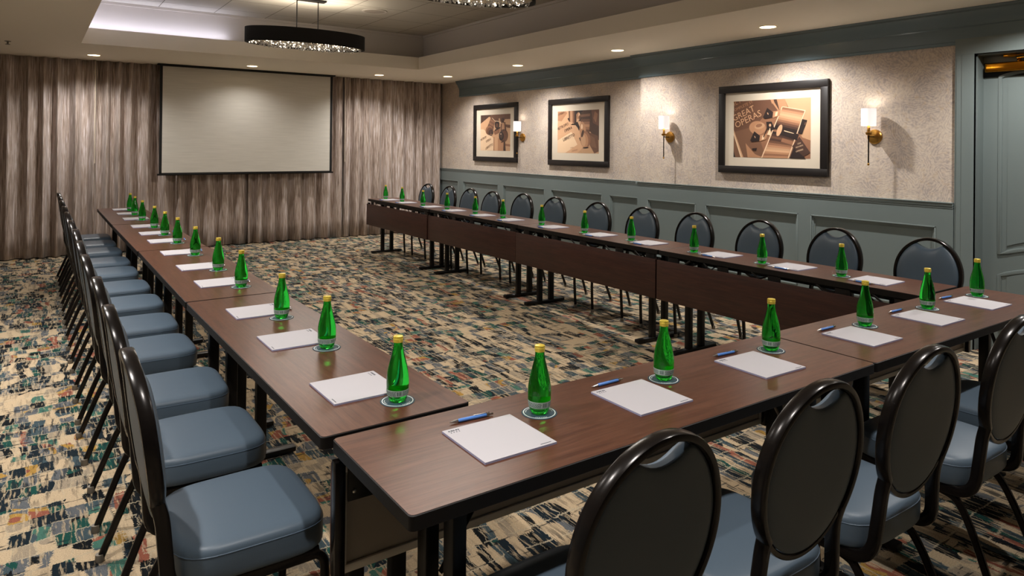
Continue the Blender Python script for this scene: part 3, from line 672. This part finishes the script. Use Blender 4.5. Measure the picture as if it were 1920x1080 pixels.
# ------------------------------------------------------------------ tables
TL, TW, TH = 1.826, .452, .745
def table():
    e = empty('seminar_table'); hx, hy = TL/2, TW/2; t = .036
    def rr(inset, r=.012, n=4):
        pts = []
        for sx, sy, a0 in ((1, 1, 0), (-1, 1, pi/2), (-1, -1, pi), (1, -1, 3*pi/2)):
            for i in range(n+1):
                a = a0+pi/2*i/n; pts.append((sx*(hx-inset-r)+r*cos(a), sy*(hy-inset-r)+r*sin(a)))
        return pts
    bm = bmesh.new(); prism(bm, rr(.0022), lambda u, v, d: (u, v, d), TH-t+.004, TH); build('tabletop', bm, M['walnut'], e)
    bm = bmesh.new(); o1 = rr(0); o2 = rr(.003)
    ringsz = [(o2, TH-t+.0005), (o1, TH-t+.003), (o1, TH-.0025), (o2, TH-.0004)]
    R = [[bm.verts.new((u, v, z)) for u, v in ol] for ol, z in ringsz]
    for a, b in zip(R, R[1:]):
        for i in range(len(a)): j = (i+1) % len(a); bm.faces.new((a[i], a[j], b[j], b[i]))
    bm.faces.new(R[0]); build('edge_band', bm, M['edge_black'], e)
    bm = bmesh.new()
    for s in (-1, 1): box(bm, (-hx+.1, s*.15-.012, TH-t-.03), (hx-.1, s*.15+.012, TH-t), .002)
    build('support_rail', bm, M['black_metal'], e)
    for s in (-1, 1):
        lx = s*(hx-.16) if s > 0 else -(hx-.2)
        bm = bmesh.new()
        for py in (-.065, .07):
            box(bm, (lx-.02, py-.024, .028), (lx+.02, py+.024, TH-t-.01), .005)
        box(bm, (lx-.03, -.17, TH-t-.022), (lx+.03, .17, TH-t), .002)
        leg = build('leg', bm, M['black_metal'], e)
        bm = bmesh.new(); box(bm, (lx-.026, -.215, .008), (lx+.026, .235, .034), .006); build('foot_bar', bm, M['black_metal'], leg)
        bm = bmesh.new()
        for py in (-.185, .205): lathe(bm, [(.016, 0), (.018, .003), (.012, .012)], 12, (lx, py, 0))
        build('foot_pad', bm, M['rubber'], leg)
        bm = bmesh.new(); sweep(bm, [(lx, .005, TH-.30), (lx-s*.10, .005, TH-.16), (lx-s*.24, .005, TH-t-.01)], (0, 1, 0), .009, .003); build('brace', bm, M['black_metal'], leg)
    py = hy+.004
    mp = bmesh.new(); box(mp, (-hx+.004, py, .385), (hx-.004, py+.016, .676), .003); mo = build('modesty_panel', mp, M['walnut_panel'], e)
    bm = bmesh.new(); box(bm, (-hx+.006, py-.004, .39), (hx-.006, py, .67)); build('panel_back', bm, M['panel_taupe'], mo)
    bm = bmesh.new()
    for lo, hi in (((-hx+.006, .388), (hx-.006, .41)), ((-hx+.006, .65), (hx-.006, .672)), ((-hx+.018, .41), (-hx+.04, .65)), ((hx-.04, .41), (hx-.018, .65))):
        box(bm, (lo[0], py-.012, lo[1]), (hi[0], py-.003, hi[1]), .002)
    build('aluminium_frame', bm, M['aluminium'], mo)
    for sx_ in (-1, 1):
        bm = bmesh.new(); xe = sx_*(hx-.001); box(bm, (xe-sx_*.028, py-.03, .383), (xe, py-.001, .69), .002); build('end_cap', bm, M['bronze'], mo)
    for bx in (-hx+.085, -hx+.42, -.05, .34, hx-.14):
        bm = bmesh.new(); box(bm, (bx-.045, py-.017, .575), (bx+.045, py-.012, TH-t), .001); box(bm, (bx-.045, py-.08, TH-t-.005), (bx+.045, py-.012, TH-t), .001)
        qs = -1 if bx > .5 else 1; sweep(bm, [(bx+.09*qs, py-.01, .66), (bx+.16*qs, py-.01, TH-t-.004)], (0, 1, 0), .004, .006)
        br = build('hinge_bracket', bm, M['black_metal'], mo)
        bm = bmesh.new()
        for dx in (-.028, .028): lathe(bm, [(.0055, py-.017), (.0055, py-.0195), (.003, py-.021)], 10, (bx+dx, 0, .60), axis='y')
        build('screw', bm, M['steel'], br)
    return e
t0 = table(); index_children()
TABS = [('N1', 1.553, 1.5, 0, 'wooden folding table nearest the camera, front row left, corner with silver-backed panel showing'), ('N2', 3.385, 1.497, -.004, 'wooden folding table at the right end of the front row, by the door'),
        ('L1', .836, 2.660, -pi/2+.010, 'wooden folding table in the left row touching the front row'), ('L2', .826, 4.497, -pi/2, 'wooden folding table second from the front row in the left row'),
        ('L3', .818, 6.333, -pi/2+.003, 'wooden folding table third from the front row in the left row'), ('L4', .816, 8.172, -pi/2, 'wooden folding table at the curtain end of the left row'),
        ('R1', 4.028, 2.655, pi/2+.002, 'wooden folding table in the right row touching the front row'), ('R2', 4.036, 4.487, pi/2-.007, 'wooden folding table second from the front row in the right row'),
        ('R3', 4.057, 6.319, pi/2-.008, 'wooden folding table third from the front row in the right row'), ('R4', 4.062, 8.151, pi/2-.006, 'wooden folding table at the curtain end of the right row')]
for i, (k, x, y, a, lb) in enumerate(TABS):
    e = t0 if i == 0 else copy_tree(t0); e.location = (x, y, 0); e.rotation_euler = (0, 0, a); tag(e, lb, 'table', 'walnut folding tables set in a U')

# ------------------------------------------------------------------ chairs
def chair():
    e = empty('banquet_chair')                       # faces +y, origin on the floor under the seat centre
    ZC, RZ, RX = .728, .216, .194
    yb = lambda z: -.205 - (z-.5)*.13 - .02*max(0, (z-.8)/.15)**2*.5
    nrm = Vector((0, 1, .13)).normalized()
    # continuous outer tube: hoop, then down past the seat and forward under it
    side = []
    n = 26
    for i in range(n+1):
        a = pi/2 - i/n*RAD(90+38); side.append((Vector((RX*cos(a), 0, ZC+RZ*sin(a))), Vector((cos(a), 0, sin(a)))))
    last = side[-1][0]
    def strand(s):
        pts = [Vector((p.x*s, yb(p.z), p.z)) for p, a in side]; av = [Vector((a.x*s, 0, a.z)) for p, a in side]
        tail = smooth_path([(last.x*s, yb(last.z), last.z), (.148*s, -.205, .55), (.152*s, -.20, .49), (.168*s, -.19, .36), (.176*s, -.08, .352), (.180*s, .19, .356)], 3)[1:]
        m = len(tail); a0 = av[-1]
        for i, p in enumerate(tail):
            t = min(1, i/(m*.3)); pts.append(p); av.append(a0.lerp(Vector((s, 0, 0)), t))
        return pts, av
    bm = bmesh.new()
    pr, ar = strand(1); pl, al = strand(-1)
    pts = list(reversed(pl)) + pr[1:]; av = list(reversed(al)) + ar[1:]
    sweep(bm, pts, av, .010, .0185, seg=12, n=3.6)
    # lower arc closing the oval
    arcp = []; arca = []
    for i in range(23):
        a = -RAD(38) - i/22*RAD(104); arcp.append((RX*cos(a)*.985, yb(ZC+RZ*sin(a))+.002, ZC+RZ*sin(a))); arca.append((cos(a), 0, sin(a)))
    sweep(bm, arcp, arca, .0085, .012, seg=10, n=3)
    for y in (-.12, .15): sweep(bm, [(-.176, y, .362), (.176, y, .362)], (0, 0, 1), .009, .012, n=3)
    build('back_frame', bm, M['bronze'], e)
    for s in (-1, 1):
        bm = bmesh.new()
        p = smooth_path([(.180*s, .12, .357), (.181*s, .205, .352), (.186*s, .21, .27), (.190*s, .195, .012)], 3)
        sweep(bm, p, (1, 0, 0), .0095, .0125, seg=10, n=3); lg = build('leg', bm, M['bronze'], e)
        bm = bmesh.new(); lathe(bm, [(.014, 0), (.0155, .004), (.0145, .028)], 12, (.190*s, .195, 0)); build('foot_glide', bm, M['rubber'], lg)
        bm = bmesh.new()
        p = smooth_path([(.158*s, .08, .338), (.158*s, -.09, .34), (.160*s, -.155, .315), (.180*s, -.272, .012)], 3)
        sweep(bm, p, (1, 0, 0), .0095, .0125, seg=10, n=3); lg = build('leg', bm, M['bronze'], e)
        bm = bmesh.new(); lathe(bm, [(.014, 0), (.0155, .004), (.0145, .028)], 12, (.180*s, -.274, 0)); build('foot_glide', bm, M['rubber'], lg)
    # back pad with the scooped hand hole at the top
    NA = 72; outl = []
    for i in range(NA):
        a = 2*pi*i/NA; x = (RX-.010)*cos(a); z = (RZ-.010)*sin(a)
        if z > 0 and abs(x) < .092:
            dip = RZ-.058+.030*(x/.075)**2; q = 40
            z = -math.log(math.exp(-q*5*z)+math.exp(-q*5*dip))/(q*5) if dip < z+.03 else z
        outl.append((x, z))
    bm = bmesh.new()
    def face_side(sgn, th):
        rs = []
        for j, r in enumerate((1, .985, .95, .88, .76, .6, .4, .2)):
            off = th*(1-r**7)**.5 if r < 1 else 0
            rs.append([bm.verts.new((x*r, yb(ZC+z*r) + sgn*(.008+off), ZC+z*r)) for x, z in outl])
        for a, b in zip(rs, rs[1:]):
            for i in range(NA): k = (i+1) % NA; bm.faces.new((a[i], a[k], b[k], b[i]))
        c = bm.verts.new((0, yb(ZC)+sgn*(.008+th), ZC))
        for i in range(NA): bm.faces.new((rs[-1][i], rs[-1][(i+1) % NA], c))
        return rs[0]
    f0 = face_side(1, .024); b0 = face_side(-1, .009)
    for i in range(NA): k = (i+1) % NA; bm.faces.new((f0[i], f0[k], b0[k], b0[i]))
    build('backrest', bm, M['vinyl'], e)
    # seat cushion
    def so(r, g=0):
        o = []
        for i in range(64):
            a = 2*pi*i/64; c, s = cos(a), sin(a); n_ = 4.7+1.1*s
            k = (abs(c)**n_+abs(s)**n_)**(-1/n_); hw = .208+.005*s
            o.append((k*c*hw*r, .012+k*s*(.202+.006*s)*r))
        return o
    bm = bmesh.new(); rs = []
    for r, z in ((.92, .372), (.975, .375), (.995, .382), (1.0, .40), (1.0, .437), (.992, .448), (.972, .457), (.93, .464), (.85, .468), (.7, .472), (.5, .475), (.3, .476)):
        rs.append([bm.verts.new((u, v, z)) for u, v in so(r)])
    for a, b in zip(rs, rs[1:]):
        for i in range(64): k = (i+1) % 64; bm.faces.new((a[i], a[k], b[k], b[i]))
    bm.faces.new(rs[0]); bm.faces.new(rs[-1]); seat = build('seat', bm, M['vinyl'], e)
    bm = bmesh.new(); sp = [(u, v, .4415) for u, v in so(.994)]
    sweep(bm, sp, (0, 0, 1), .0022, .0022, seg=6, n=2, closed=True); build('seam', bm, M['vinyl_seam'], seat)
    return e
c0 = chair(); index_children(); first = [True]
def place(x, y, rz, label, group):
    e = c0 if first[0] else copy_tree(c0); first[0] = False
    e.location = (x, y, 0); e.rotation_euler = (0, 0, rz); tag(e, label, 'chair', group)
LY = [2.09, 2.69, 3.27, 3.95, 4.50, 5.12, 5.72, 6.40, 6.98, 7.66, 8.24, 8.84]
RY = [2.06, 2.68, 3.26, 3.93, 4.53, 5.145, 5.90, 6.50, 6.86+.14, 7.56, 8.14, 8.76]
RXo = [0, .005, -.02, .02, .01, .0, .05, .06, -.05, -.02, .0, .0]
NX = [(1.005, -.0), (1.562, -.005), (2.10, -.01), (2.745, -.01), (3.33, .0), (3.93, .0)]
r = random.Random(3)
def nth(i, n, near, far):
    if i == 0: return 'nearest ' + near
    if i == n-1: return 'nearest the curtain'
    return ORD[i] + ' from ' + near
for i, y in enumerate(LY):
    place(.485+r.uniform(-.006, .006), y, -pi/2+r.uniform(-.02, .02), 'blue-grey vinyl chair in left row, ' + nth(i, 12, 'the front table', 'by the curtain'), 'oval-back chairs along the left row')
for i, y in enumerate(RY):
    place(4.365+RXo[i], y, pi/2+r.uniform(-.03, .03), 'blue-grey chair between right tables and panelled wall, ' + nth(i, 12, 'the door', 'by the curtain'), 'oval-back chairs along the right row')
for i, (x, dy) in enumerate(NX):
    place(x, 1.20+dy, r.uniform(-.02, .02), 'blue-grey chair seen from behind at front table, ' + ['leftmost, back cut by the bottom edge', 'second from the left', 'third from the left', 'fourth from the left, at the right edge', 'fifth from the left, only its seat showing', 'last on the right, beyond the picture edge'][i], 'oval-back chairs along the front row')

# ------------------------------------------------------------------ place settings
def bottle():
    e = empty('water_bottle'); R_, Hh = .0335, .192
    pf = [(.0, .62), (.012, .70), (.04, .80), (.08, .87), (.14, .95), (.20, .985), (.31, 1), (.39, .975), (.47, .91), (.55, .815), (.63, .70), (.71, .585), (.79, .475), (.84, .42), (.90, .39), (.93, .385)]
    bm = bmesh.new(); lathe(bm, [(R_*r, Hh*z) for z, r in pf], 32); build('bottle_glass', bm, M['bottle_glass'], e)
    bm = bmesh.new(); lathe(bm, [(R_*.43, Hh*.905), (R_*.45, Hh*.915), (R_*.425, Hh*.93), (R_*.45, Hh*.945), (R_*.45, Hh*.96), (R_*.425, Hh*.968), (R_*.45, Hh*.98), (R_*.43, Hh*.995), (R_*.38, Hh)], 24); build('cap', bm, M['gold_cap'], e)
    bm = bmesh.new(); prof = [(R_*.915*1.008, Hh*.105), (R_*.965*1.006, Hh*.155), (R_*.985*1.008, Hh*.2)]
    lathe(bm, prof, 32, cap=False); lb = build('label', bm, M['label_pale'], e)
    bm = bmesh.new()      # small print and barcode strokes on the label, all round
    rr = random.Random(2)
    def patch(a0, a1, z0, z1):
        vs = []
        for a, z in ((a0, z0), (a1, z0), (a1, z1), (a0, z1)):
            rad = R_*(.915+(.985-.915)*(z-.105)/.095)*1.022 if z > .1 else R_*.93
            vs.append(bm.verts.new((rad*cos(a), rad*sin(a), Hh*z)))
        bm.faces.new(vs)
    for base in (0, 2.09, 4.19):
        for k in range(8): a = base+.25+k*.055; patch(a, a+rr.uniform(.012, .035), .125, .185)
        for row in range(4):
            a = base+.8
            while a < base+2.2:
                w_ = rr.uniform(.05, .16); patch(a, a+w_, .122+row*.018, .131+row*.018); a += w_+.04
    build('label_print', bm, M['label_ink'], lb)
    return e
def coaster():
    e = empty('coaster')
    bm = bmesh.new(); lathe(bm, [(.0508, 0), (.0515, .0008), (.0508, .0016)], 40); build('disc', bm, M['coaster_teal'], e)
    bm = bmesh.new(); n = 48
    for r0, r1 in ((.0440, .0465),):
        A = [bm.verts.new((r0*cos(2*pi*i/n), r0*sin(2*pi*i/n), .0019)) for i in range(n)]; B = [bm.verts.new((r1*cos(2*pi*i/n), r1*sin(2*pi*i/n), .0019)) for i in range(n)]
        for i in range(n): bm.faces.new((A[i], A[(i+1) % n], B[(i+1) % n], B[i]))
    build('white_ring', bm, M['coaster_white'], e)
    bm = bmesh.new(); rr = random.Random(4)
    for a in [x*.13 for x in range(48) if x % 16 < 7]:
        box(bm, (.0375, -.0012*rr.uniform(.4, 1), .0016), (.0375+rr.uniform(.002, .0035), .0012, .002), M=Matrix.Rotation(a, 4, 'Z'))
    build('lettering', bm, M['coaster_white'], e)
    return e
def notepad():
    e = empty('notepad'); h = .108      # faces +y
    bm = bmesh.new(); box(bm, (-h, -h, 0), (h, h, .0048)); build('sheets', bm, M['pad_edge'], e, smooth=False)
    bm = bmesh.new(); box(bm, (-h, -h, .0048), (h, h, .0053)); build('top_sheet', bm, M['paper'], e, smooth=False)
    bm = bmesh.new(); z0, z1 = .0053, .0055
    box(bm, (h-.045, -h+.008, z0), (h-.012, -h+.0105, z1))
    rr = random.Random(8)
    for k in range(5): box(bm, (-h+.012+k*.007, h-.016, z0), (-h+.016+k*.007+rr.uniform(0, .002), h-.010, z1))
    for k in range(4): box(bm, (-h+.014+k*.008, h-.026, z0), (-h+.0165+k*.008, h-.021, z1))
    build('printed_mark', bm, M['print_ink'], e, smooth=False)
    return e
def pen():
    e = empty('ballpoint_pen')          # along x, tip at -x
    bm = bmesh.new(); lathe(bm, [(.0042, -.042), (.0052, -.038), (.0050, .04), (.0046, .046)], 14, axis='x'); build('barrel', bm, M['pen_blue'], e)
    bm = bmesh.new(); lathe(bm, [(.0008, -.068), (.0016, -.062), (.0040, -.05), (.0043, -.042)], 14, axis='x'); build('tip', bm, M['chrome'], e)
    bm = bmesh.new(); lathe(bm, [(.0046, .046), (.0046, .056), (.0026, .058), (.0026, .066), (.0018, .068)], 14, axis='x'); build('button', bm, M['chrome'], e)
    bm = bmesh.new(); box(bm, (.006, -.0016, .0055), (.056, .0016, .0068), .0005); box(bm, (.048, -.0014, .003), (.056, .0014, .0068), .0005); build('clip', bm, M['chrome'], e)
    return e
b0, k0, n0, p0_ = bottle(), coaster(), notepad(), pen(); index_children()
used = set()
def put(proto, loc, rz, label, cat, group):
    e = proto if proto.name not in used else copy_tree(proto); used.add(proto.name)
    e.location = loc; e.rotation_euler = (0, 0, rz); tag(e, label, cat, group)
BL = [(.894, 1.872), (.904, 2.503), (.894, 3.04), (.906, 3.807), (.91, 4.38), (.90, 5.039), (.894, 5.705), (.884, 6.246), (.882, 6.827), (.868, 7.543), (.865, 8.129), (.875, 8.655)]
BR = [(3.976, 2.261), (3.963, 2.799), (3.95, 3.359), (4.0, 4.05), (3.996, 4.625), (4.02, 5.282), (4.045, 5.987), (4.031, 6.516), (4.02, 7.132), (3.99, 7.688), (4.037, 8.381), (4.034, 8.896)]
BN = [(1.192, 1.569), (1.704, 1.571), (2.291, 1.576), (2.953, 1.572), (3.53, 1.578), (4.06, 1.572)]
PADN = [(1.0, 1.490), (1.525, 1.495), (2.100, 1.490), (2.768, 1.486), (3.329, 1.486), (3.862, 1.493)]
r = random.Random(9)
for rowname, lst, a in (('left row', BL, -pi/2), ('right row', BR, pi/2), ('front row', BN, 0)):
    for i, (x, y) in enumerate(lst):
        n = len(lst)
        if rowname == 'front row': where = ('on the front table row, ' + ('leftmost' if i == 0 else 'rightmost' if i == n-1 else ORD[i] + ' from the left'))
        else: where = 'on the %s, ' % rowname.replace('row', 'table row') + nth(i, n, 'the front table', 'by the curtain')
        z = TH
        put(k0, (x, y, z), a+r.uniform(-.5, .5), 'round teal coaster under a bottle ' + where, 'coaster', 'coasters on the ' + rowname)
        put(b0, (x, y, z+.002), a+r.uniform(-.6, .6)-.6, 'green glass bottle with gold cap ' + where, 'bottle', 'bottles on the ' + rowname)
        if a == 0: px, py = PADN[i]; qx, qy = px+r.uniform(-.012, .01)-.005, py+.142
        elif a < 0: px, py = .831, y+.172; qx, qy = px+.142, py+r.uniform(-.01, .02)
        else: px, py = 4.005, y-.193; qx, qy = px-.125, py+r.uniform(-.01, .02)
        rz = a+r.uniform(-.012, .012)
        if a == 0: rz -= .012
        put(n0, (px, py, z), rz, 'square white notepad ' + where, 'notepad', 'notepads on the ' + rowname)
        put(p0_, (qx, qy, z+.0053), a+r.uniform(-.08, .02), 'blue ballpoint pen by a notepad ' + where, 'pen', 'pens on the ' + rowname)
